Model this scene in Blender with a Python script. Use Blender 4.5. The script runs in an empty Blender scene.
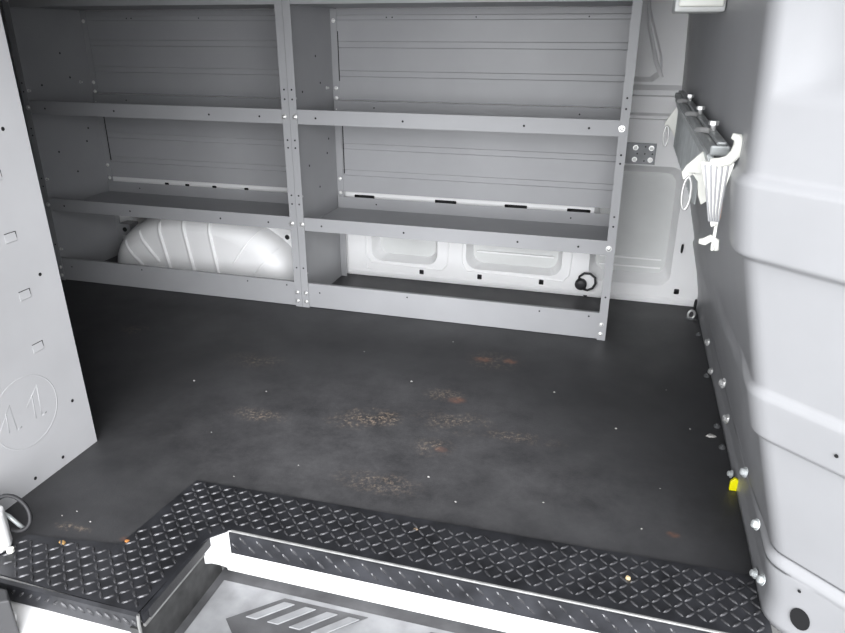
import bpy, bmesh, math, random
from mathutils import Vector, Matrix
from mathutils.geometry import tessellate_polygon
random.seed(7)
S = bpy.context.scene
COL = S.collection

# ------------------------------------------------------------------ camera
cam = bpy.data.cameras.new('camera'); camo = bpy.data.objects.new('camera', cam); COL.objects.link(camo)
yaw, pitch, roll = 0.2789, 0.3888, 0.0021
cy, sy, cp, sp = math.cos(yaw), math.sin(yaw), math.cos(pitch), math.sin(pitch)
f = Vector((-sy*cp, cy*cp, -sp)); r0 = Vector((cy, sy, 0)); u0 = r0.cross(f)
r = r0*math.cos(roll) + u0*math.sin(roll); u = u0*math.cos(roll) - r0*math.sin(roll)
m = Matrix((( r.x, u.x, -f.x, 1.0646), (r.y, u.y, -f.y, -2.1329), (r.z, u.z, -f.z, 0.9222), (0, 0, 0, 1)))
camo.matrix_world = m
cam.sensor_width = 36; cam.lens = 36*690.36/845; cam.clip_start = 0.01
S.camera = camo

# ------------------------------------------------------------------ world and light
W = bpy.data.worlds.new('sky'); S.world = W; W.use_nodes = True
nt = W.node_tree; nt.nodes.clear()
wo = nt.nodes.new('ShaderNodeOutputWorld'); bg = nt.nodes.new('ShaderNodeBackground')
tc = nt.nodes.new('ShaderNodeTexCoord'); sx = nt.nodes.new('ShaderNodeSeparateXYZ'); rp = nt.nodes.new('ShaderNodeValToRGB')
nt.links.new(tc.outputs['Generated'], sx.inputs[0]); nt.links.new(sx.outputs['Z'], rp.inputs[0])
rp.color_ramp.elements[0].position = 0.0; rp.color_ramp.elements[0].color = (0.80, 0.84, 0.90, 1)
rp.color_ramp.elements[1].position = 0.7; rp.color_ramp.elements[1].color = (1.0, 1.0, 1.0, 1)
nt.links.new(rp.outputs[0], bg.inputs[0]); bg.inputs[1].default_value = 0.62
nt.links.new(bg.outputs[0], wo.inputs[0])
S.view_settings.view_transform = 'Standard'; S.view_settings.look = 'None'
S.view_settings.gamma = 1; S.view_settings.use_curve_mapping = False
S.view_settings.exposure = 0.8
sun = bpy.data.lights.new('hazy_sun', 'SUN'); suno = bpy.data.objects.new('hazy_sun', sun); COL.objects.link(suno)
sun.energy = 5.6; sun.angle = math.radians(72); sun.color = (0.965, 0.975, 1.0)
suno.rotation_euler = Vector((-0.22, 0.93, -0.25)).to_track_quat('-Z', 'Y').to_euler()

# ------------------------------------------------------------------ materials
def mat(name, col, rough=0.5, metal=0.0, var=0.04, scale=6.0, bump=0.0, bscale=60.0, spec=0.5):
    M = bpy.data.materials.new(name); M.use_nodes = True; t = M.node_tree; b = t.nodes['Principled BSDF']
    b.inputs['Roughness'].default_value = rough; b.inputs['Metallic'].default_value = metal
    b.inputs['Specular IOR Level'].default_value = spec
    co = t.nodes.new('ShaderNodeTexCoord')
    n = t.nodes.new('ShaderNodeTexNoise'); n.inputs['Scale'].default_value = scale; n.inputs['Detail'].default_value = 5
    t.links.new(co.outputs['Object'], n.inputs['Vector'])
    rr = t.nodes.new('ShaderNodeValToRGB')
    lo = [max(0, c*(1-var)) for c in col]; hi = [min(1, c*(1+var)) for c in col]
    rr.color_ramp.elements[0].color = (*lo, 1); rr.color_ramp.elements[1].color = (*hi, 1)
    rr.color_ramp.elements[0].position = 0.3; rr.color_ramp.elements[1].position = 0.7
    t.links.new(n.outputs['Fac'], rr.inputs[0]); t.links.new(rr.outputs[0], b.inputs['Base Color'])
    if bump:
        n2 = t.nodes.new('ShaderNodeTexNoise'); n2.inputs['Scale'].default_value = bscale; n2.inputs['Detail'].default_value = 3
        t.links.new(co.outputs['Object'], n2.inputs['Vector'])
        bp = t.nodes.new('ShaderNodeBump'); bp.inputs['Strength'].default_value = bump; bp.inputs['Distance'].default_value = 0.002
        t.links.new(n2.outputs['Fac'], bp.inputs['Height']); t.links.new(bp.outputs[0], b.inputs['Normal'])
    return M
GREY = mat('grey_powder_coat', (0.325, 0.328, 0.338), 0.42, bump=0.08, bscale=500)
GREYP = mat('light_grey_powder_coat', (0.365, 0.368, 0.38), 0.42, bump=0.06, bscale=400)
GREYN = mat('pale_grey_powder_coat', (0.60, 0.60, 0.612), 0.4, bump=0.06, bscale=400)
WHITE = mat('white_body_paint', (0.88, 0.88, 0.88), 0.42, var=0.02)
DULLW = mat('bare_grey_primer', (0.64, 0.65, 0.64), 0.45, var=0.06)
BLACK = mat('black_hole', (0.01, 0.01, 0.011), 0.7)
RUB = mat('black_rubber', (0.022, 0.022, 0.024), 0.55, var=0.3, scale=30)
STEEL = mat('zinc_bolt', (0.75, 0.75, 0.74), 0.3, metal=0.7, var=0.05)
GALV = mat('galvanised_steel', (0.60, 0.63, 0.63), 0.38, metal=0.35, var=0.15, scale=25)
DKST = mat('dark_steel', (0.16, 0.165, 0.17), 0.4, metal=0.5, var=0.15, scale=25)
CREAM = mat('cream_enamel', (0.86, 0.86, 0.80), 0.35, var=0.04)
PLATE = mat('black_tread_plate', (0.034, 0.035, 0.040), 0.36, metal=0.25, var=0.45, scale=18, bump=0.1, bscale=200)
WORN = mat('worn_tread_bar', (0.075, 0.075, 0.08), 0.20, metal=0.4, var=0.5, scale=40)
TRIM = mat('worn_bright_edge', (0.26, 0.26, 0.255), 0.35, metal=0.3, var=0.2, scale=50)
TREADG = mat('grey_step_plastic', (0.30, 0.305, 0.315), 0.5, var=0.2, scale=20, bump=0.2)
TREADD = mat('dirty_dark_step_plastic', (0.10, 0.10, 0.105), 0.6, var=0.35, scale=14, bump=0.2)
YEL = mat('yellow_plastic', (1.0, 0.90, 0.0), 0.4)
RUST = mat('rusty_paint', (0.42, 0.20, 0.10), 0.7, var=0.3, scale=60)
ROOFM = mat('roof_lining', (0.45, 0.45, 0.46), 0.8)
GROUND = mat('pale_concrete', (0.42, 0.42, 0.41), 0.9, var=0.12, scale=3)

def floor_material():
    M = bpy.data.materials.new('dirty_rubber_mat'); M.use_nodes = True; t = M.node_tree; b = t.nodes['Principled BSDF']
    L = t.links.new; N = t.nodes.new
    co = N('ShaderNodeTexCoord')
    def noise(s, d=6, w=0.6):
        n = N('ShaderNodeTexNoise'); n.inputs['Scale'].default_value = s; n.inputs['Detail'].default_value = d
        n.inputs['Roughness'].default_value = w; L(co.outputs['Object'], n.inputs['Vector']); return n.outputs['Fac']
    def ramp(v, a, c):
        x = N('ShaderNodeMapRange'); x.inputs['From Min'].default_value = a; x.inputs['From Max'].default_value = c
        L(v, x.inputs['Value']); return x.outputs[0]
    def mul(a, c):
        x = N('ShaderNodeMath'); x.operation = 'MULTIPLY'
        for i, v in enumerate((a, c)):
            if isinstance(v, (int, float)): x.inputs[i].default_value = v
            else: L(v, x.inputs[i])
        return x.outputs[0]
    def mx(a, c):
        x = N('ShaderNodeMath'); x.operation = 'MAXIMUM'; L(a, x.inputs[0]); L(c, x.inputs[1]); return x.outputs[0]
    def mix(fac, a, c):
        x = N('ShaderNodeMix'); x.data_type = 'RGBA'; L(fac, x.inputs['Factor'])
        if isinstance(a, tuple): x.inputs['A'].default_value = a
        else: L(a, x.inputs['A'])
        x.inputs['B'].default_value = c; return x.outputs['Result']
    def blob(px, py, rx, ry):          # a spill with a shape of its own
        v = N('ShaderNodeMapping'); v.vector_type = 'POINT'
        v.inputs['Location'].default_value = (-px/rx, -py/ry, 0); v.inputs['Scale'].default_value = (1/rx, 1/ry, 0)
        L(co.outputs['Object'], v.inputs[0]); ln = N('ShaderNodeVectorMath'); ln.operation = 'LENGTH'; L(v.outputs[0], ln.inputs[0])
        return ramp(ln.outputs['Value'], 1.0, 0.2)
    base = mix(ramp(noise(3.0), 0.35, 0.65), (0.028, 0.028, 0.030, 1), (0.044, 0.044, 0.047, 1))
    # worn dusty haze in the walked area
    dust = mul(mx(blob(0.55, -0.85, 0.85, 0.60), mul(blob(0.9, -0.85, 0.6, 0.3), 0.8)), ramp(noise(7, 9, 0.75), 0.30, 0.75))
    base = mix(mul(dust, 0.8), base, (0.145, 0.144, 0.148, 1))
    grit = ramp(noise(150, 4, 0.7), 0.66, 0.72)
    base = mix(mul(grit, mul(ramp(noise(6), 0.40, 0.65), 0.5)), base, (0.14, 0.13, 0.12, 1))
    fl = ramp(noise(85, 9, 0.8), 0.49, 0.62)
    tan = None
    for (px, py, rx, ry, k) in [(0.515, -0.665, .085, .05, 1.0), (0.46, -0.70, .08, .05, .35), (0.22, -0.74, .10, .04, .45), (0.72, -0.63, .12, .07, .35),
                                (0.66, -0.50, .07, .04, .4), (0.90, -0.66, .12, .03, .35), (0.62, -0.93, .12, .05, .35), (0.70, -0.76, .06, .05, .4),
                                (0.06, -0.45, .12, .06, .2), (0.75, -0.25, .1, .08, .2), (0.08, -1.245, .05, .015, .5), (-0.45, -0.35, .06, .04, .3)]:
        o = mul(blob(px, py, rx, ry), k); tan = o if tan is None else mx(tan, o)
    base = mix(mul(mul(tan, fl), ramp(noise(16, 3), 0.36, 0.50)), base, (0.62, 0.47, 0.34, 1))
    rust = None
    for (px, py, rx) in [(0.72, -0.765, .02), (1.24, -0.93, .016), (0.72, -0.25, .035), (0.20, -1.245, .012), (0.70, -0.52, .03), (0.80, -0.24, .03)]:
        o = blob(px, py, rx, rx*.7); rust = o if rust is None else mx(rust, o)
    base = mix(mul(mul(rust, ramp(noise(40), 0.35, 0.6)), 0.6), base, (0.28, 0.12, 0.07, 1))
    L(base, b.inputs['Base Color'])
    rg = N('ShaderNodeMapRange'); rg.inputs['To Min'].default_value = 0.42; rg.inputs['To Max'].default_value = 0.62
    L(noise(9), rg.inputs['Value']); L(rg.outputs[0], b.inputs['Roughness'])
    bp = N('ShaderNodeBump'); bp.inputs['Strength'].default_value = 0.25; bp.inputs['Distance'].default_value = 0.0015
    L(noise(220, 3), bp.inputs['Height']); L(bp.outputs[0], b.inputs['Normal'])
    return M
FLOORM = floor_material()

# ------------------------------------------------------------------ mesh helpers
class MB:
    def __init__(s): s.v = []; s.f = []; s.m = []
    def add(s, vs, fs, mi=0):
        o = len(s.v); s.v += [tuple(v) for v in vs]; s.f += [tuple(i+o for i in q) for q in fs]; s.m += [mi]*len(fs); return s
    def box(s, x0, x1, y0, y1, z0, z1, mi=0):
        vs = [(x, y, z) for x in (x0, x1) for y in (y0, y1) for z in (z0, z1)]
        return s.add(vs, [(0,1,3,2), (4,6,7,5), (0,4,5,1), (2,3,7,6), (0,2,6,4), (1,5,7,3)], mi)
    def prism(s, poly, a, b, axis='x', mi=0):
        n = len(poly)
        def P(p, t): return {'x': (t, p[0], p[1]), 'y': (p[0], t, p[1]), 'z': (p[0], p[1], t)}[axis]
        vs = [P(p, a) for p in poly] + [P(p, b) for p in poly]
        tri = tessellate_polygon([[Vector((p[0], p[1], 0)) for p in poly]])
        fs = [tuple(t) for t in tri] + [tuple(i+n for i in reversed(t)) for t in tri]
        fs += [(i, (i+1) % n, n+(i+1) % n, n+i) for i in range(n)]
        return s.add(vs, fs, mi)
    def sheet(s, line, th, a, b, axis='x', mi=0):      # an open polyline bent sheet of thickness th
        off = []
        for i, p in enumerate(line):
            ds = []
            if i: ds.append(((line[i][0]-line[i-1][0]), (line[i][1]-line[i-1][1])))
            if i < len(line)-1: ds.append(((line[i+1][0]-line[i][0]), (line[i+1][1]-line[i][1])))
            ns = []
            for d in ds:
                l = math.hypot(*d); ns.append((-d[1]/l, d[0]/l))
            if len(ns) == 2:
                k = 1+ns[0][0]*ns[1][0]+ns[0][1]*ns[1][1]; k = max(k, .3)
                nn = ((ns[0][0]+ns[1][0])/k, (ns[0][1]+ns[1][1])/k)
            else: nn = ns[0]
            off.append((p[0]+nn[0]*th, p[1]+nn[1]*th))
        return s.prism(list(line)+off[::-1], a, b, axis, mi)
    def cyl(s, c, d, rad, h, n=14, mi=0, dome=0.0, rad2=None):
        c = Vector(c); d = Vector(d).normalized(); t = d.orthogonal().normalized(); b = d.cross(t)
        rad2 = rad if rad2 is None else rad2
        rings = [(0, rad), (h, rad2)]
        if dome: rings += [(h+dome*.6, rad2*.75), (h+dome*.95, rad2*.3)]
        vs = []
        for (q, rr) in rings:
            for i in range(n):
                a = 2*math.pi*i/n; vs.append(c+d*q+(t*math.cos(a)+b*math.sin(a))*rr)
        k = len(rings); fs = [tuple(range(n))[::-1], tuple(range((k-1)*n, k*n))]
        for j in range(k-1): fs += [(j*n+i, j*n+(i+1) % n, (j+1)*n+(i+1) % n, (j+1)*n+i) for i in range(n)]
        return s.add(vs, fs, mi)
    def tube(s, pts, rad, n=8, mi=0, closed=False):
        P = [Vector(p) for p in pts]; vs = []; k = len(P); prev = None
        for i, p in enumerate(P):
            a = P[(i-1) % k] if (closed or i) else p; b = P[(i+1) % k] if (closed or i < k-1) else p
            d = (b-a).normalized()
            t = d.orthogonal().normalized() if prev is None else (prev-d*prev.dot(d)).normalized()
            prev = t; w = d.cross(t); rr = rad[i] if isinstance(rad, (list, tuple)) else rad
            for j in range(n):
                an = 2*math.pi*j/n; vs.append(p+(t*math.cos(an)+w*math.sin(an))*rr)
        fs = []
        for i in range(k if closed else k-1):
            i2 = (i+1) % k
            fs += [(i*n+j, i*n+(j+1) % n, i2*n+(j+1) % n, i2*n+j) for j in range(n)]
        if not closed: fs += [tuple(range(n))[::-1], tuple(range((k-1)*n, k*n))]
        return s.add(vs, fs, mi)
    def build(s, name, mats, parent=None, smooth=False, bevel=0.0, loc=None):
        me = bpy.data.meshes.new(name); me.from_pydata(s.v, [], s.f)
        mats = mats if isinstance(mats, (list, tuple)) else [mats]
        for q in mats: me.materials.append(q)
        for p, i in zip(me.polygons, s.m): p.material_index = i
        bm = bmesh.new(); bm.from_mesh(me); bmesh.ops.recalc_face_normals(bm, faces=bm.faces); bm.to_mesh(me); bm.free()
        if smooth: me.shade_smooth()
        o = bpy.data.objects.new(name, me); COL.objects.link(o)
        if parent: o.parent = parent
        if loc: o.location = loc
        if bevel:
            b = o.modifiers.new('bevel', 'BEVEL'); b.width = bevel; b.segments = 2; b.limit_method = 'ANGLE'; b.angle_limit = math.radians(40)
            b.harden_normals = False
        return o
def tag(o, label, cat, group=None):
    o['label'] = label; o['category'] = cat
    if group: o['group'] = group
    return o
def thing(name, label, cat, group=None, loc=(0, 0, 0)):
    o = bpy.data.objects.new(name, None); o.empty_display_size = .05; o.location = loc; COL.objects.link(o); return tag(o, label, cat, group)
def struct(name, mb, m, label=None, **k):
    o = mb.build(name, m, **k); o['kind'] = 'structure'
    if label: o['label'] = label
    return o
def rr(x0, x1, z0, z1, rad, n=6):      # rounded rectangle outline
    P = []
    for cx, cz, a0 in ((x1-rad, z1-rad, 0), (x0+rad, z1-rad, 90), (x0+rad, z0+rad, 180), (x1-rad, z0+rad, 270)):
        for i in range(n+1):
            a = math.radians(a0+90*i/n); P.append((cx+rad*math.cos(a), cz+rad*math.sin(a)))
    return P

# ------------------------------------------------------------------ setting
WY = 0.40
# van floor: rubber mat over the whole floor, cut back round the step well
mb = MB()
poly = [(-1.75, WY), (1.388, WY), (1.388, -1.385), (1.386, -1.160), (0.36, -1.160), (0.36, -1.385), (-1.75, -1.385)]
mb.prism(poly, -0.02, 0.0, 'z')
struct('floor', mb, FLOORM, 'black rubber cargo floor with tan dirt marks')

def panel_with_holes(outer, holes, y, depth, back, mi=(0, 0, 1), slope=0.02):
    """flat sheet at y in xz with holes; each hole = (outline, depth or None)."""
    mb = MB()
    loops = [[Vector((p[0], p[1], 0)) for p in outer]] + [[Vector((p[0], p[1], 0)) for p in h[0]] for h in holes]
    flat = [p for l in loops for p in l]
    tris = tessellate_polygon(loops)
    mb.add([(p.x, y, p.y) for p in flat], [tuple(t) for t in tris], 0)
    for h, d, m2 in holes:
        n = len(h); cx = sum(p[0] for p in h)/n; cz = sum(p[1] for p in h)/n
        R = [(p[0], y, p[1]) for p in h]
        k = 1-min(slope, .3*abs(h[0][0]-cx))/max(abs(h[0][0]-cx), .01)
        R2 = [(cx+(p[0]-cx)*k, y+d, cz+(p[1]-cz)*k) for p in h]
        mb.add(R+R2+[(cx, y+d, cz)], [(i, (i+1) % n, n+(i+1) % n, n+i) for i in range(n)], m2[0])
        mb.add(R2+[(cx, y+d, cz)], [(i, (i+1) % n, n) for i in range(n)], m2[1])
    return mb
holes = []
for x0, x1, z1 in ((0.125, 0.40, 0.30), (0.515, 0.885, 0.30)):
    holes.append((rr(x0, x1, 0.068, z1, 0.045), 0.055, (0, 2)))
holes.append((rr(0.985, 1.275, 0.068, 0.50, 0.045), 0.05, (0, 2)))
def sq(x, z, w=.009, h=.010, d=.02): holes.append((rr(x-w, x+w, z-h, z+h, .003, 2), d, (1, 1)))
for x, z in ((0.335, 0.035), (0.572, 0.038), (0.813, 0.040), (1.050, .042), (1.304, .052)): sq(x, z)
for x in (0.10, 0.43, 0.70, 0.93): sq(x, 0.325, .042, .008)
for x in (-0.80, -0.70, -0.57, -0.42, -0.22): sq(x, 0.326, .010, .005)
holes.append((rr(0.098, 0.114, .032, .048, .003, 2), .008, (0, 0)))
# upper recess with the slanted brace
holes.append(([(0.80, 0.775), (1.13, 0.775), (1.16, 0.80), (1.155, 0.85), (1.10, 1.0), (1.08, 1.25), (0.80, 1.25)], 0.012, (0, 0)))
mb = panel_with_holes([(-1.75, 0.0), (1.45, 0.0), (1.45, 1.36), (-1.75, 1.36)], holes, WY, 0.05, None)
# stamped lines and ledges on the inner skin
mb.sheet([(WY, .004), (WY-.006, .008), (WY-.006, .020), (WY, .026)], .001, 0.02, 1.42)
mb.sheet([(WY, .730), (WY-.016, .736), (WY-.016, .750), (WY, .766)], .001, 1.0, 1.42)
mb.sheet([(WY, .655), (WY-.012, .660), (WY-.012, .668), (WY, .676)], .001, 1.0, 1.42)
mb.tube([(1.085, WY+.004, 1.05), (1.10, WY+.004, .95), (1.135, WY+.004, .84), (1.16, WY+.004, .79)], [.003, .006, .007, .007], 10)
for x0, x1, z in ((0.10, .43, .16), (.50, .90, .125), (.97, 1.29, .118), (.97, 1.29, .15)):
    mb.box(x0+.05, x1-.05, WY+.044, WY+.053, z, z+.006)
for x0, x1 in ((0.10, 0.44), (0.50, 0.915)):           # pressed outlines round the pockets
    mb.tube([(x0, WY, .30), (x0, WY, .09), (x0+.02, WY, .06), (x1-.02, WY, .052), (x1, WY, .075), (x1+.015, WY, .3)], .004, 6)
wall = struct('wall_far', mb, [WHITE, BLACK, DULLW], 'white painted inner van side wall with pressed pockets')
mb = MB(); mb.box(-1.80, -1.75, -1.41, WY, -.02, 1.40); struct('wall_left', mb, ROOFM)
mb = MB(); mb.box(-1.80, 2.2, -1.41, WY+.1, 1.36, 1.40); struct('ceiling', mb, GREYN)
mb = MB(); mb.box(-1.80, -0.10, -1.43, -1.385, -.02, 1.40); mb.box(-0.10, 0.0, -1.43, -1.40, .30, 1.40); mb.box(0, 1.8, -1.43, -1.385, 1.15, 1.40)
struct('wall_near', mb, ROOFM)
mb = MB(); mb.box(1.45, 2.3, WY, WY+.05, -.1, 1.4); mb.box(2.2, 2.25, -1.4, WY, -.1, 1.4); struct('wall_right', mb, DULLW)
mb = MB(); mb.box(-12, 12, -12, 8, -.64, -.60); struct('ground', mb, GROUND)

# ------------------------------------------------------------------ wheel arch
def wheel_arch():
    t = thing('wheel_arch', 'white ribbed wheel arch bulging under the lower left shelf', 'wheel arch', loc=(-0.53, WY, 0))
    RX, RZ, D, RD = 0.435, 0.275, 0.25, 0.10
    NU, NV = 56, 16; vs = []
    def P(a, w):            # w 0..1: from the wall out to the rim, 1..2: rolling over the rim onto the face
        c, s_ = math.cos(a), math.sin(a); ex = math.copysign(abs(c)**1.08, c); ez = abs(s_)**0.95
        if w <= 1: k, y = 1.0, -(D-RD)*w
        else:
            q = (w-1)*math.pi/2; k = 1-.26*(1-math.cos(q)); y = -(D-RD)-RD*math.sin(q)
        return (RX*ex*k, y, RZ*ez*k)
    for i in range(NU+1):
        for j in range(NV+1):
            vs.append(P(math.pi*i/NU, 2*j/NV))
    fs = [(i*(NV+1)+j, (i+1)*(NV+1)+j, (i+1)*(NV+1)+j+1, i*(NV+1)+j+1) for i in range(NU) for j in range(NV)]
    ring = [vs[i*(NV+1)+NV] for i in range(NU+1)]
    mb = MB(); mb.add(vs, fs); mb.add(ring+[(0, -D, 0)], [(i, i+1, NU+1) for i in range(NU)])
    mb.build('arch_shell', WHITE, t, smooth=True)
    def on(x, z):           # point of the shell seen from the front at x, z
        r_ = ((abs(x)/RX)**(2/1.08)+(abs(z)/RZ)**(2/.95))**.5
        k = min(1, r_**.92)
        if k < .74: return Vector((x, -D, z))
        q = math.acos(max(-1, min(1, 1-(1-k)/.26))); return Vector((x, -(D-RD)-RD*math.sin(q), z))
    for (xa, za), (xb, zb), wd in (((-.875, .135), (-.774, .030), .008), ((-.795, .185), (-.700, .060), .008), ((-.690, .232), (-.648, .010), .008), ((-.575, .252), (-.540, .010), .008), ((-.460, .252), (-.430, .010), .008), ((-.265, .215), (-.365, .085), .0035), ((-.185, .150), (-.280, .045), .0035)):
        pts = []
        for q in range(15):
            v = q/14; p = on(xa+(xb-xa)*v+.53, za+(zb-za)*v); pts.append(p)
        mb = MB(); mb.tube(pts, [wd*.3]+[wd]*13+[wd*.4], 8); mb.build('pressed_rib', WHITE, t, smooth=True)
    mb = MB(); mb.box(-.500, -.445, -.06, -.001, .10, .15); mb.cyl((-.472, -.06, .125), (0, -1, 0), .010, .003, mi=1)
    mb.build('lug', [GREY, BLACK], t)
    mb = MB(); X0 = .53; mb.prism([(-.36+X0, .0), (-.03+X0, .0), (-.03+X0, .265), (-.36+X0, .265)], -.150, -.146, 'y')
    mb.cyl((-.172+X0, -.150, .180), (0, -1, 0), .010, .0006, 14, 1); mb.build('flange', [WHITE, BLACK], t)
wheel_arch()

# ------------------------------------------------------------------ shelving units
Z1, Z2, Z3, LIP, DEP = 0.309, 0.669, 1.029, 0.046, 0.365
def bolt(mb, c, d, rad=.0055, h=.004, mi=0): mb.cyl(c, d, rad*1.5, .0012, 12, mi); mb.cyl(Vector(c)+Vector(d)*.001, d, rad, h, 6 if rad > .009 else 12, mi, dome=.002)
def make_unit(label, x0, x1, backs=True):
    t = thing('shelving_unit', label, 'shelving unit', None, (x0, 0, 0)); w = x1-x0
    th = .002; FL = .024
    for side in (0, 1):
        sgn = 1 if side == 0 else -1; xp = th if side == 0 else w-th
        mb = MB()
        line = [(xp+sgn*FL, 0.0), (xp, 0.0), (xp, DEP), (xp+sgn*FL, DEP)]
        mb.sheet(line, -sgn*th*1.0 if False else (th if side == 0 else -th), 0.0, 1.34, 'z')
        # dark punched holes on the front flange
        for z in [Z1+.07+.0, Z1+.10, Z1-.16, Z2+.055, Z2+.085, Z2-.075, Z2-.10]:
            mb.cyl((xp+sgn*FL*.45, -.0022, z), (0, -1, 0), .0032, .0005, 10, 1)
        if side == 0:
            for y, z in ((.25, .76), (.10, .74), (.28, .51), (.12, .49), (.20, .40), (.30, .56), (.22, .85)):
                mb.cyl((xp+.0001, y, z), (1, 0, 0), .004, .0006, 10, 1)
        p = mb.build('side_panel', [GREY, BLACK], t)
        def one(*a):
            mb = MB(); bolt(mb, *a); mb.build('bolt', STEEL, p)
        for z in (Z1, Z2, Z3): one((xp+sgn*FL*.7, -.0025, z), (0, -1, 0), .0062)
        for z in (.022, .055): one((xp+sgn*FL*.6, -.0025, z), (0, -1, 0), .0050)
        if side == 0:
            for z in (.965, .735, .70, .66, .345, .40): one((xp+.013, DEP-.003, z), (0, -1, 0), .005)
            for y, z in ((.03, .725), (.03, .40), (.03, .12), (.30, .74), (.31, .20)): one((xp+.001, y, z), (1, 0, 0), .004, .008)
    xa, xb = 2*th+.0015+FL*0, w-2*th-.0015
    for z in (Z1, Z2, Z3):
        mb = MB(); zb = z-LIP/2; zt = z+LIP/2
        mb.sheet([(.012, zt), (.0025, zt), (.0025, zb), (DEP-.008, zb), (DEP-.008, zt)], .0016, xa, xb, 'x')
        for fx in (.36, .72, .90, .08) if z != Z3 else (): mb.cyl((xa+(xb-xa)*fx, .0008, z-.002), (0, -1, 0), .0035, .0006, 10, 1)
        for fx in (.15, .85): mb.cyl((xa+(xb-xa)*fx, DEP-.0098, z), (0, -1, 0), .003, .0006, 10, 1)
        # the lip covers the post flange down to the bolt line
        mb.build('shelf', [GREY, BLACK], t, bevel=.0008)
    mb = MB()
    mb.sheet([(.016, .092), (.003, .092), (.003, .002), (.012, .002)], .0016, xa, xb, 'x')
    for fx in (.06, .37, .80, .95): mb.cyl((xa+(xb-xa)*fx, .0012, .078 if fx > .3 else .06), (0, -1, 0), .003, .0006, 10, 1)
    mb.build('toe_board', [GREY, BLACK], t, bevel=.0008)
    for za, zb, beads in ((.350, .655, ((.437, .412), (.537, .512), (.63, .61))), (.694, 1.004, ((.798, .774), (.898, .873), (.985, .965)))):
        mb = MB(); y = DEP+.004
        line = [(y, za)]
        for hi, lo in beads: line += [(y, lo), (y+.003, lo+.003), (y+.003, hi-.003), (y, hi)]
        line.append((y, zb))
        mb.sheet(line, .0012, .008, w-.008, 'x')
        if za > .6:
            for fx in (.2, .22, .5, .85): mb.cyl((w*fx, y-.002, .975), (0, -1, 0), .0025, .0006, 8, 1)
        else:
            mb.box(.030, .034, y-.0022, y-.001, .42, .60, 1)
        if za > .6 and x0 > -.5: mb.box(.026, .029, y-.0022, y-.001, .76, .93, 1)
        mb.build('back_panel', [GREY, BLACK], t)
    return t
make_unit('grey steel shelving unit above the white wheel arch, left of the pair', -1.069, -0.0005)
make_unit('grey steel shelving unit nearest the partition, right of the pair', 0.0005, 1.071)

# near unit by the door: only its end panel faces us
def near_unit():
    t = thing('shelving_unit', 'light grey shelf end panel standing beside the side door, left foreground', 'shelving unit', None, (-0.096, -0.963, 0))
    mb = MB()
    mb.sheet([(-.030, 0.0), (0, 0), (0, -.385), (-.024, -.385)], -.002, .0, 1.34, 'z')
    def hole(y, z, rad=.004): mb.cyl((0.0001, y+.963, z), (1, 0, 0), rad, .0006, 10, 1)
    for y, z in ((-1.02, .75), (-1.014, .449), (-1.008, .138), (-1.070, .023), (-1.152, .021), (-1.30, .138), (-1.30, .45)): hole(y, z)
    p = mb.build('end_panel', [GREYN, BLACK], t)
    for z in (.850, .666, .543, .420, .300):                       # pressed tabs
        q = MB(); y = -1.063+.963
        q.sheet([(0.0, z+.010), (0.004, z-.008), (0.0, z-.009)], .0012, y-.016, y+.013, 'y') if False else None
        q.prism([(0.0003, z+.009), (0.0018, z-.008), (0.0003, z-.010)], y-.014, y+.013, 'y')
        q.box(.0002, .0008, y-.014, y+.013, z+.0092, z+.0105, 1); q.box(.0002, .0008, y+.0132, y+.0145, z-.004, z+.0105, 1)
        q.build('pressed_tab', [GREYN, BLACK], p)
    q = MB(); cy_, cz, R_ = -1.130+.963, .176, .083
    q.tube([(-.0019, cy_+R_*math.cos(a), cz+R_*.95*math.sin(a)) for a in [2*math.pi*i/40 for i in range(40)]], .0026, 6, closed=True)
    P = lambda a, b: (-.0019, a+.963, b)
    for s_ in ([(-1.205, .165), (-1.165, .212), (-1.163, .150)], [(-1.163, .150), (-1.150, .152)], [(-1.128, .185), (-1.090, .222), (-1.096, .148)], [(-1.096, .148), (-1.082, .150)], [(-1.178, .20), (-1.182, .155)], [(-1.108, .205), (-1.112, .150)]):
        q.tube([P(*v) for v in s_], .0026, 6)
    q.build('pressed_emblem', GREYN, p, smooth=True)
    for z in (.309, .669, 1.029):
        s_ = MB(); s_.sheet([(-.36, z+.023), (-.36, z-.023), (-.004, z-.023), (-.004, z+.023)], .0016, -1.2, -.006, 'x'); s_.build('shelf', GREY, t)
    s_ = MB(); s_.sheet([(-1.20-.0, -.002), (-1.202, -.002), (-1.202, -.385)], .002, 0, 1.34, 'z'); s_.build('end_panel', GREY, t)
near_unit()
for o in bpy.data.objects:          # the near unit stands slightly out of plumb
    root = o
    while root.parent: root = root.parent
    if o.type == 'MESH' and root.get('label', '').startswith('light grey shelf end panel') and not o.data.get('leaned'):
        for v in o.data.vertices: v.co.y -= .021*v.co.z
        o.data['leaned'] = 1

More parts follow.
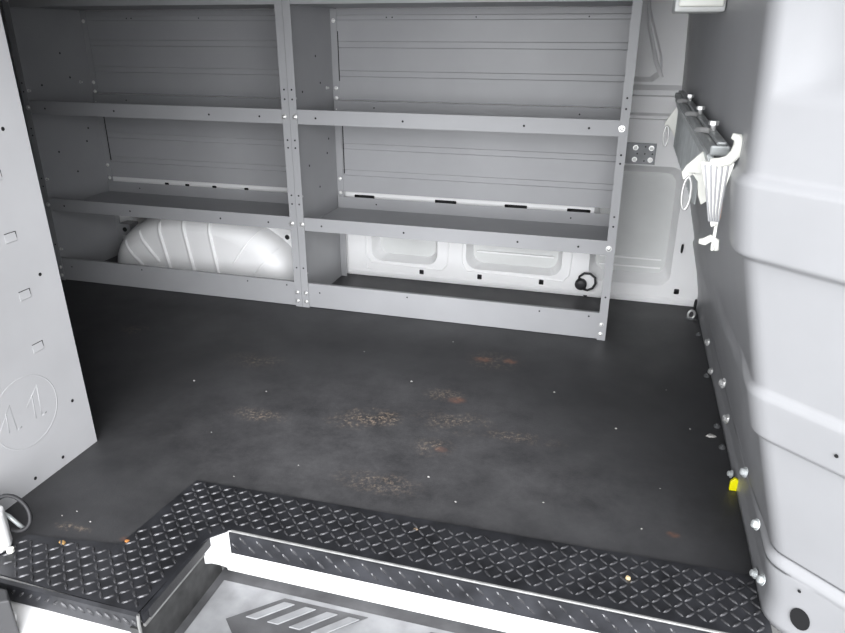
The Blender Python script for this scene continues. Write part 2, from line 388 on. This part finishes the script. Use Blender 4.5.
# ------------------------------------------------------------------ partition on the right
def interp(x, xs, ys):
    if x <= xs[0]: return ys[0]
    for i in range(1, len(xs)):
        if x <= xs[i]: return ys[i-1]+(ys[i]-ys[i-1])*(x-xs[i-1])/(xs[i]-xs[i-1])
    return ys[-1]
def partition():
    t = thing('cargo_partition', 'light grey moulded steel partition closing the cargo area on the right', 'partition', None, (1.39, -0.5, 0))
    GZ = [0, .05, .06, .137, .30, .45, .64, .75, .85, 1.0, 1.36]; GX = [1.388, 1.388, 1.386, 1.370, 1.326, 1.287, 1.242, 1.228, 1.224, 1.216, 1.205]
    st = .010
    fold = Vector((0, -1.11)); d = Vector((.77, -.64)); nb = Vector((-.64, -.77))
    def ss(v, a, b):
        v = max(0, min(1, (v-a)/(b-a))); return v*v*(3-2*v)
    def off(z, s_):
        o = st*(1-ss(z, .126, .141)) + st*ss(z, .346, .358)*(1-ss(z, .422, .437)) + .013*ss(z, .628, .640)*(1-ss(z, .734, .750))
        return o-.013*ss(z, .838, .856+.5*max(0, s_))*max(0, min(1, s_/.06))
    zs = sorted(set([round(.012*i, 4) for i in range(114)]+[.116+.004*i for i in range(9)]+[.344+.003*i for i in range(7)]+[.416+.004*i for i in range(8)]+[.626+.003*i for i in range(7)]+[.726+.004*i for i in range(8)]+[.836+.004*i for i in range(9)]))
    cols = [('d', y) for y in (.41, .2, 0, -.15, -.3, -.45, -.6, -.7, -.8, -.87, -.93, -.98, -1.02, -1.05, -1.075, -1.088)] + [('c', a) for a in (0, .2, .4, .6, .8, 1)] + [('b', s_) for s_ in (.005, .02, .04, .06, .08, .10, .13, .16, .20, .24, .28)] + [('c2', a) for a in (.25, .5, .75)] + [('e', s_) for s_ in (.02, .3, .7)]
    vs = []
    for z in zs:
        gx = interp(z, GZ, GX); B0 = Vector((gx, -1.11))
        for k, q in cols:
            if k == 'd':
                w = ss(-q, .93, 1.075); zc = interp(q, [-1.09, -.16, .41], [.430, .30, .25])
                o_ = off(z, 0)*w + (1-w)*(st*.8*(1-ss(z, zc-.012, zc+.008)))
                if z > .8: o_ = off(z, 0)
                p = Vector((gx-o_, q))
            elif k == 'c':
                A = B0+Vector((0, .020)); E = B0+d*.020; nn = (Vector((-1, 0))*(1-q)+nb*q).normalized()
                p = A*(1-q)**2+B0*2*q*(1-q)+E*q**2+nn*off(z, 0)
            elif k == 'b': p = B0+d*(.020+q)+nb*off(z, q)
            else:
                E = B0+d*.33; F = E+Vector((.985, -.17))*.03; A = B0+d*.30; o_ = off(z, .22)
                p = (A*(1-q)**2+E*2*q*(1-q)+F*q**2)+nb*o_ if k == 'c2' else F+Vector((.985, -.17))*q+nb*o_
            vs.append((p.x, p.y, z))
    nc = len(cols)
    fs = [(i*nc+j, i*nc+j+1, (i+1)*nc+j+1, (i+1)*nc+j) for i in range(len(zs)-1) for j in range(nc-1)]
    mb = MB(); mb.add(vs, fs); o = mb.build('panel', GREYP, t, loc=(-1.39, .5, 0), smooth=True)
    sm = o.modifiers.new('thick', 'SOLIDIFY'); sm.thickness = .002; sm.offset = 0
    # base flange on the floor edge
    mb = MB(); L = Vector((1.39, -.5, 0))
    def W_(x, y, z): return (x-1.39, y+.5, z)
    n = 24; line = []
    for i in range(n+1):
        y = .40-1.50*i/n; line.append(W_(1.384, y, .004))
    mb.tube(line, .004, 6); mb.build('base_flange', GREYP, t)
    for i, (x, y, z, dark) in enumerate([(1.350, -.281, .150, 0), (1.379, -.231, .042, 0), (1.322, -.757, .262, 0), (1.342, -.754, .180, 0), (1.333, -1.03, .231, 1), (1.341, -1.134, .204, 1), (1.383, -1.033, .026, 1), (1.372, -1.118, .085, 1), (1.381, -.709, .020, 1)]):
        mb = MB(); bolt(mb, W_(x-.011, y, z), (-.95, -.2, .25), .0072 if not dark else .0062, .006)
        mb.build('bolt', GALV if dark else STEEL, t, smooth=False)
    # oval and small round openings in the door-side face
    def on_b(s_, z, off=0): 
        gx = interp(z, GZ, GX); p = Vector((gx, -1.11))+d*(.020+s_)+nb*(off+.0022); return p.x, p.y, z
    mb = MB()
    c = Vector(on_b(.030, .050, st+.001)); c = Vector(W_(*c)); ring = []
    T = Vector((.77, -.64, 0)); U = Vector((0, 0, 1)); N_ = Vector((-.64, -.77, 0))
    ring = [c+T*.016*math.cos(a)+U*.020*math.sin(a)+N_*.001 for a in [2*math.pi*i/20 for i in range(20)]]
    mb.add(ring, [tuple(range(20))], 0)
    for s_, z, off in ((.104, .385, st+.001), (.030, .105, st+.001)):
        c = Vector(W_(*on_b(s_, z, off))); ring = [c+T*.003*math.cos(a)+U*.003*math.sin(a)+N_*.0006 for a in [2*math.pi*i/10 for i in range(10)]]
        mb.add(ring, [tuple(range(10))], 0)
    mb.build('opening', BLACK, t)
partition()

# ------------------------------------------------------------------ bracket on the partition
def bracket():
    t = thing('wall_bracket', 'galvanised ribbed bracket with cream hook plates bolted to the partition', 'bracket', None, (1.215, -.45, .60))
    B = lambda mb, n, m, **k: mb.build(n, m, t, loc=(-1.215, .45, -.60), **k)
    # dark top rail
    mb = MB(); mb.sheet([(1.222, .735), (1.196, .742), (1.190, .760), (1.218, .768)], .0025, -.98, .30, 'y') if False else None
    mb.box(1.192, 1.222, -.97, .12, .748, .764); mb.box(1.200, 1.216, -.97, .12, .764, .770); B(mb, 'top_rail', mat('weathered_zinc', (.34, .355, .355), .38, metal=.4, var=.2, scale=30), bevel=.003)
    # ribbed face
    mb = MB(); n = 40; y0, y1 = -.74, .03; line = []
    for i in range(n+1): line.append((1.206-(.004 if i % 2 else 0), y0+(y1-y0)*i/n))
    mb.sheet(line, .002, .622, .728, 'z'); B(mb, 'ribbed_face', GALV)
    mb = MB(); mb.prism([(1.200, .722), (1.190, .748), (1.196, .752), (1.208, .728)], -.96, .06, 'y'); B(mb, 'sloping_edge', GALV)
    def plate(y, out, n='end_plate'):
        mb = MB(); mb.prism(out, y-.003, y+.003, 'y')
        return B(mb, n, CREAM, bevel=.0015)
    plate(0.04, [(1.169, .683), (1.176, .697), (1.196, .730), (1.204, .736), (1.212, .728), (1.218, .700), (1.220, .640), (1.217, .614), (1.210, .616), (1.205, .640), (1.196, .655), (1.188, .668), (1.180, .664), (1.174, .666)])
    plate(-.86, [(1.164, .702), (1.170, .714), (1.196, .742), (1.204, .746), (1.212, .738), (1.214, .700), (1.212, .655), (1.203, .648), (1.196, .664), (1.192, .688), (1.182, .700), (1.176, .690), (1.168, .690)])
    # upright ribbed leg nearest the door with foot and knob
    mb = MB(); Y = -1.03
    mb.prism([(1.176, .748), (1.222, .748), (1.215, .712), (1.213, .655), (1.204, .652), (1.190, .700)], Y, Y+.004, 'y')
    for i in range(5):
        xt = 1.182+.008*i; xb = 1.200+.0032*i; mb.tube([(xt, Y, .744), ((xt+xb)/2, Y, .70), (xb, Y, .660)], .0018, 6, 1)
    mb.box(1.209, 1.213, Y, Y+.010, .615, .656)
    B(mb, 'upright_leg', [CREAM, GREY])
    mb = MB(); mb.tube([(1.190, Y, .628), (1.198, Y, .628), (1.206, Y, .634), (1.214, Y, .630), (1.217, Y, .616)], [.004, .006, .006, .0055, .004], 10); B(mb, 'foot', CREAM, smooth=True)
    mb = MB(); mb.tube([(1.188, Y, .750), (1.200, Y, .748), (1.213, Y, .752), (1.221, Y, .762), (1.224, Y, .776), (1.220, Y, .785), (1.212, Y, .787)], [.004, .007, .008, .0085, .008, .0065, .004], 12); B(mb, 'knob', CREAM, smooth=True)
    mb = MB(); mb.box(1.2132, 1.2150, Y-.0005, Y+.003, .665, .705); B(mb, 'rusty_edge', RUST)
    for y, in ((-.83,), (-.56,), (-.25,)):
        mb = MB(); mb.cyl((1.207, y, .768), (0, 0, 1), .0045, .012, 10); mb.cyl((1.207, y, .779), (0, 0, 1), .0085, .007, 6)
        mb.tube([(1.183, y+.02, .768), (1.190, y, .771), (1.202, y-.01, .770)], .0045, 8); B(mb, 'clamp_bolt', STEEL)
    for y, x, z in ((.02, 1.176, .655), (-.865, 1.176, .672)):
        mb = MB(); mb.tube([(x+.010*math.cos(a)*.7, y-.006, z-.004+.028*math.sin(a)) for a in [2*math.pi*i/24 for i in range(24)]], .0026, 8, closed=True); B(mb, 'pull_ring', STEEL, smooth=True)
bracket()

# pale box high on the partition
t = thing('ceiling_box', 'pale grey box fixed high on the partition at the top edge', 'box', None, (1.215, 0, .968))
mb = MB(); mb.prism([(0, -.008), (-.088, -.008), (-.092, .2), (0, .2)], -.66, -.54, 'y'); mb.build('housing', DULLW, t, bevel=.004)
mb = MB(); mb.box(-.082, -.004, -.668, -.660, .001, .2); mb.build('cover', CREAM, t, bevel=.003)

# perforated grey plate on the wall beside the right post
t = thing('joining_plate', 'dark grey perforated steel plate with four bolts on the far wall', 'plate', None, (1.075, WY-.003, .505))
mb = MB(); mb.box(-.02, .096, -.003, .002, .0, .072)
for x in (.035, .060, .085):
    for z in (.012, .036, .060): mb.cyl((x, -.003, z), (0, -1, 0), .0028, .0005, 8, 1)
mb.build('plate', [DKST, BLACK], t)
for x in (.028, .080):
    for z in (.016, .056):
        q = MB(); bolt(q, (x, -.0035, z), (0, -1, 0), .006); q.build('bolt', STEEL, t)

# ------------------------------------------------------------------ tie-down hooks, clips
def loop_pts(c, a, b, ax1, ax2, n=22, t0=0, t1=2*math.pi, closed=True):
    c = Vector(c); ax1 = Vector(ax1); ax2 = Vector(ax2)
    return [c+ax1*a*math.cos(t0+(t1-t0)*i/(n if closed else n-1))+ax2*b*math.sin(t0+(t1-t0)*i/(n if closed else n-1)) for i in range(n)]
t = thing('tie_down_loop', 'black rubber cable loop plugged into the white wall beside the right post', 'cable', None, (.962, WY-.004, .050))
mb = MB(); mb.cyl((0, 0, 0), (0, -1, 0), .022, .012, 16, dome=.010); mb.build('plug', RUB, t, smooth=False)
mb = MB(); mb.tube([(-.010, -.012, .010), (-.006, -.016, .034), (.010, -.018, .048), (.032, -.018, .048), (.050, -.018, .034), (.054, -.018, .012), (.044, -.018, -.008), (.026, -.016, -.018), (.012, -.012, -.016)], .0045, 8); mb.build('loop', RUB, t, smooth=True)
tag(MB().cyl((.982, WY, .008), (0, -1, 0), .008, .006, 12).build('rubber_plug', RUB), 'small black plug at the foot of the white wall below the cable loop', 'plug')
def floor_ring(name, label, x, y, z, rad, ax2=(0, 0, 1)):
    t = thing(name, label, 'tie-down ring', None, (x, y, z))
    mb = MB(); mb.tube(loop_pts((0, 0, rad), rad*.55, rad, (.3, .95, 0), ax2), rad*.2, 8, closed=True); mb.build('ring', RUB, t, smooth=True)
    return t
floor_ring('tie_down_ring', 'small dark ring hanging in the corner where far wall meets partition', 1.368, .34, .012, .018)
floor_ring('tie_down_ring', 'small dark ring halfway up the edge of the partition by the white wall', 1.300, .385, .205, .014)
t = thing('lashing_hook', 'small shiny metal lashing eye on the floor in the far corner', 'hook', None, (1.352, .275, 0))
mb = MB(); mb.cyl((0, 0, 0), (0, 0, 1), .016, .003, 14); mb.build('base', DKST, t)
mb = MB(); mb.tube(loop_pts((0, 0, .016), .011, .015, (1, .3, 0), (0, 0, 1), 16), .004, 8, closed=True); mb.build('eye', STEEL, t, smooth=True)
for i, (x, y) in enumerate(((1.366, .13), (1.366, -.18), (1.366, -.47), (1.368, -.57))):
    lab = ['far one of the dark screw heads along the partition foot', 'second dark screw head along the partition foot, below the first bright bolts', 'third dark screw head along the partition foot', 'dark screw head along the partition foot nearest the yellow tag'][i]
    q = MB(); q.cyl((0, 0, 0), (0, 0, 1), .008, .004, 10, dome=.003); q.cyl((0, 0, .004), (0, 0, 1), .004, .006, 6)
    tag(q.build('floor_screw', DKST, loc=(x, y, .0)), lab, 'screw', 'screws along the partition foot')

t = thing('wire_tag', 'bright yellow plastic tag lying at the partition foot', 'tag', None, (1.374, -.740, 0))
mb = MB(); mb.prism([(-.010, 0), (.006, 0), (.008, .010), (.006, .028), (-.002, .032), (-.010, .022)], -.004, .004, 'y'); mb.build('tag_body', YEL, t, bevel=.002)

# ------------------------------------------------------------------ debris
DEB = mat('pale_chip', (0.45, 0.44, 0.42), .7); DEB2 = mat('tan_chip', (0.62, 0.48, 0.28), .8); ORG = mat('orange_leaf', (0.55, 0.22, 0.06), .8)
def chip(name, label, x, y, z, s_, m, h=.2, cat='debris', grp=None):
    mb = MB(); n = 7; P = []
    for i in range(n):
        a = 2*math.pi*i/n; k = s_*random.uniform(.6, 1.1); P.append((k*math.cos(a), k*.6*math.sin(a)))
    top = [(p[0]*.7, p[1]*.7, s_*h) for p in P]
    mb.add([(p[0], p[1], 0) for p in P]+top, [tuple(range(n))[::-1], tuple(range(n, 2*n))]+[(i, (i+1) % n, n+(i+1) % n, n+i) for i in range(n)])
    tag(mb.build(name, m, loc=(x, y, z)), label, cat, grp)
chip('debris_chip', 'grey triangular flake on the floor near the partition', 1.348, -.52, .0, .017, DEB)
chip('debris_chip', 'small cream crumb on the right end of the tread plate', 1.154, -1.084, .0035, .007, DEB2, .8)
chip('leaf_fragment', 'tan leaf fragment on the left end of the tread plate', .095, -1.290, .0035, .010, mat('ochre_fragment', (.45, .27, .10), .8), .2)
chip('leaf_fragment', 'orange fleck at the inner corner of the tread plate', .212, -1.252, .0035, .007, ORG, .3)
chip('leaf_fragment', 'small tan fragment by the far edge of the middle tread plate', .745, -1.062, .0035, .007, mat('brown_fragment', (.22, .16, .11), .8), .3)
spec = [(.35, -.30), (.18, -.62), (.42, -.92), (.95, -.40), (1.12, -.55), (1.22, -.78), (.80, -.95), (-.05, -.62), (1.25, -.30), (.60, -.15), (.30, -1.0), (1.18, -.93), (.05, -1.20), (.10, -1.22), (.03, -1.22), (.98, -.90), (1.30, -.50), (.55, -.45), (.15, -.85), (.72, -.88)]
for x, y in spec:
    chip('grit_crumb', 'tiny pale crumb of grit lying on the black floor', x, y, .0, random.uniform(.002, .0035), DEB, .6, 'grit', 'crumbs of grit on the floor')

# ------------------------------------------------------------------ diamond tread plate
def tread():
    t = thing('tread_plate_sill', 'black diamond tread plate wrapped round the step well', 'tread plate', None, (.36, -1.16, 0))
    OX, OY = .36, -1.16; Z = .0035
    poly = [(.230, -1.040), (1.386, -1.012), (1.386, -1.165), (.395, -1.165), (.385, -1.170), (.362, -1.195), (.356, -1.215), (.348, -1.400), (.020, -1.392), (-.005, -1.32), (.012, -1.290), (.205, -1.262)]
    def inside(x, y, mrg=.010):
        def ins(x, y):
            c = False; n = len(poly)
            for i in range(n):
                (xa, ya), (xb, yb) = poly[i], poly[i-1]
                if (ya > y) != (yb > y) and x < (xb-xa)*(y-ya)/(yb-ya)+xa: c = not c
            return c
        return all(ins(x+a, y+b) for a in (-mrg, mrg) for b in (-mrg, mrg))
    def bump(mb, c, ax, nrm, L=.0108, Wd=.0031, H=.0023):
        c = Vector(c); ax = Vector(ax).normalized(); nrm = Vector(nrm); sd = nrm.cross(ax)
        n = 8; vs = [c+ax*L*math.cos(a)+sd*Wd*math.sin(a) for a in [2*math.pi*i/n for i in range(n)]]
        vs += [c+ax*L*.6*math.cos(a)+sd*Wd*.5*math.sin(a)+nrm*H for a in [2*math.pi*i/n for i in range(n)]]
        mb.add(vs, [tuple(range(n, 2*n))], 1)
        mb.add(vs, [(i, (i+1) % n, n+(i+1) % n, n+i) for i in range(n)], 1)
    mb = MB(); mb.prism([(a-OX, b-OY) for a, b in poly], 0.0004, Z, 'z')
    pt = .0185
    for j in range(-24, 24):
        for i in range(-6, 80):
            x, y = i*pt, -1.05+j*pt
            if inside(x, y): bump(mb, (x-OX, y-OY, Z), (1, 1 if (i+j) % 2 else -1, 0), (0, 0, 1))
    mb.build('top_plate', [PLATE, WORN], t)
    # lip dropping into the well along its long side
    mb = MB(); mb.prism([(-1.165-OY, Z), (-1.172-OY, .000), (-1.172-OY, -.050), (-1.169-OY, -.050), (-1.169-OY, -.002), (-1.162-OY, 0.0003)], .388-OX, 1.386-OX, 'x')
    for i in range(0, 53):
        for j in (0, 1):
            x = .40+i*pt-OX
            if (i+j) % 2: bump(mb, (x, -1.172-OY, -.014-j*pt), (1, 0, -1), (0, -1, 0), .011)
    mb.build('long_lip', [PLATE, WORN], t)
    mb = MB(); mb.tube([(.392-OX, -1.167-OY, .0018), (.9-OX, -1.167-OY, .0018), (1.384-OX, -1.167-OY, .0018)], .0030, 8); mb.build('worn_edge', TRIM, t)
    # short side lip
    mb = MB(); mb.prism([(.352-OX, Z), (.358-OX, 0), (.358-OX, -.018), (.354-OX, -.018), (.350-OX, 0.0003)], -1.400-OY, -1.215-OY, 'y'); mb.build('side_lip', PLATE, t)
    mb = MB(); mb.tube([(.3575-OX, -1.40-OY, -.022), (.3575-OX, -1.218-OY, -.022)], .0035, 8); mb.build('side_bead', TRIM, t)
    # outer lip on the door side
    mb = MB(); mb.prism([(-1.400-OY, Z), (-1.406-OY, 0), (-1.406-OY, -.040), (-1.402-OY, -.040), (-1.398-OY, 0.0003)], .015-OX, .352-OX, 'x')
    for i in range(0, 18): bump(mb, (.03+i*pt-OX, -1.4062-OY, -.016), (1, 0, -1 if i > 8 else 1), (0, -1, 0), .010)
    mb.build('outer_lip', [PLATE, WORN], t)
    mb = MB(); mb.tube([(.352-OX, -1.404-OY, .003), (.353-OX, -1.407-OY, -.016), (.354-OX, -1.408-OY, -.040)], .003, 8); mb.build('corner_weld', TRIM, t)
tread()

# ------------------------------------------------------------------ step well
mb = MB()
riser = [(-1.150, -.001), (-1.163, -.002), (-1.168, -.010), (-1.168, -.101), (-1.150, -.115)]
mb.prism(riser, .372, 1.40, 'x')
n = 8; out = [(.372, -1.15), (.372, -1.168)]+[]
pts = [(.3545, -1.214), (.3560, -1.210), (.3585, -1.198), (.364, -1.186), (.373, -1.176), (.384, -1.170), (.395, -1.1682), (.395, -1.15), (.3545, -1.15)]
zb = [-.050, -.052, -.062, -.074, -.086, -.096, -.101, -.101, -.101]
n = len(pts); mb.add([(a, b, .0028) for a, b in pts]+[(a, b, z) for (a, b), z in zip(pts, zb)], [tuple(range(n)), tuple(range(n, 2*n))[::-1]]+[(i, (i+1) % n, n+(i+1) % n, n+i) for i in range(n)])
struct('trim_1', mb, WHITE, 'white painted riser of the door step well', bevel=.003)
mb = MB(); mb.box(.335, .353, -1.41, -1.16, -.125, -.024); mb.box(1.40, 1.42, -1.41, -1.15, -.135, .0); struct('trim_2', mb, mat('grimy_black_side', (.045, .045, .045), .6, var=.5, scale=30))
t = thing('step_tread', 'grey plastic step with raised slotted pattern inside the door well', 'step', None, (.85, -1.30, -.115))
def SX(x, y, z=0): return (x-.85, y+1.30, z)
mb = MB(); mb.box(.353-.85, 1.40-.85, -1.52+1.30, -1.150+1.30, -.02, 0.0); mb.build('tray', TREADD, t)
mb = MB(); mb.prism([SX(.372, -1.185)[:2], SX(1.38, -1.185)[:2], SX(1.38, -1.50)[:2], SX(.372, -1.50)[:2]], 0.0003, .0035, 'z'); mb.build('tread_pad', TREADG, t, bevel=.002)
mb = MB()
for k in range(4):
    x0 = .43+.30*k
    mb.prism([SX(x0+.0, -1.275)[:2], SX(x0+.085, -1.197)[:2], SX(x0+.26, -1.197)[:2], SX(x0+.175, -1.275)[:2], SX(x0+.09, -1.36)[:2]], .0036, .0045, 'z')
mb.build('dark_pattern', TREADD, t)
for k in range(4):
    x0 = .43+.30*k
    for q in range(4):
        mb = MB(); a = x0+.045+q*.045; mb.prism([SX(a-.010, -1.262)[:2], SX(a+.045, -1.208)[:2], SX(a+.067, -1.208)[:2], SX(a+.012, -1.262)[:2]], .0046, .0075, 'z')
        mb.build('slot_bar', TREADG, t, bevel=.001)

# outside body below the sill and the door pillar at the left edge
mb = MB(); mb.prism([(-1.392, -.005), (-1.397, -.045), (-1.46, -.075), (-1.47, -.13), (-1.44, -.35), (-1.30, -.35), (-1.30, -.005)], -.5, .350, 'x')
mb.cyl((.085, -1.435, -.060), (0, -.5, .8), .022, .006, 18, dome=.008); mb.cyl((.090, -1.452, -.070), (0, -.5, .8), .004, .004, 8, 1)
struct('trim_3', mb, [WHITE, BLACK], 'white painted rocker panel under the door sill', bevel=.004)
t = thing('door_pillar_trim', 'white door pillar edge with dark rubber seal at the left border', 'pillar trim', None, (-.02, -1.34, 0))
mb = MB(); mb.prism([(-.08, -.03), (.010, -.03), (.030, -.008), (.032, .012), (.016, .030), (-.08, .04)], .0045, .085, 'z'); mb.build('painted_edge', WHITE, t, bevel=.005, smooth=False)
mb = MB(); mb.prism([(-.09, -.125), (.125, -.125), (.150, -.110), (.125, -.090), (-.09, -.090)], -.26, .018, 'z'); mb.build('rubber_seal', mat('faded_rubber', (.06, .06, .063), .6), t, bevel=.003)
mb = MB(); mb.cyl((.040, -.0, .0045), (0, 0, 1), .007, .007, 10); mb.build('fixing', CREAM, t)
t = thing('cable_loop', 'dark grab cable ring hanging against the left door pillar', 'cable', None, (.0, -1.300, .060))
mb = MB(); mb.tube(loop_pts((0, 0, 0), .040, .034, (.92, .1, -.15), (-.15, .35, .9), 28), .0040, 8, closed=True); mb.build('ring', RUB, t, smooth=True)
mb = MB(); mb.tube([(-.040, -.010, .012), (-.012, .0, -.010), (.014, .002, -.034)], .0042, 8); mb.build('cable', GALV, t, smooth=True)
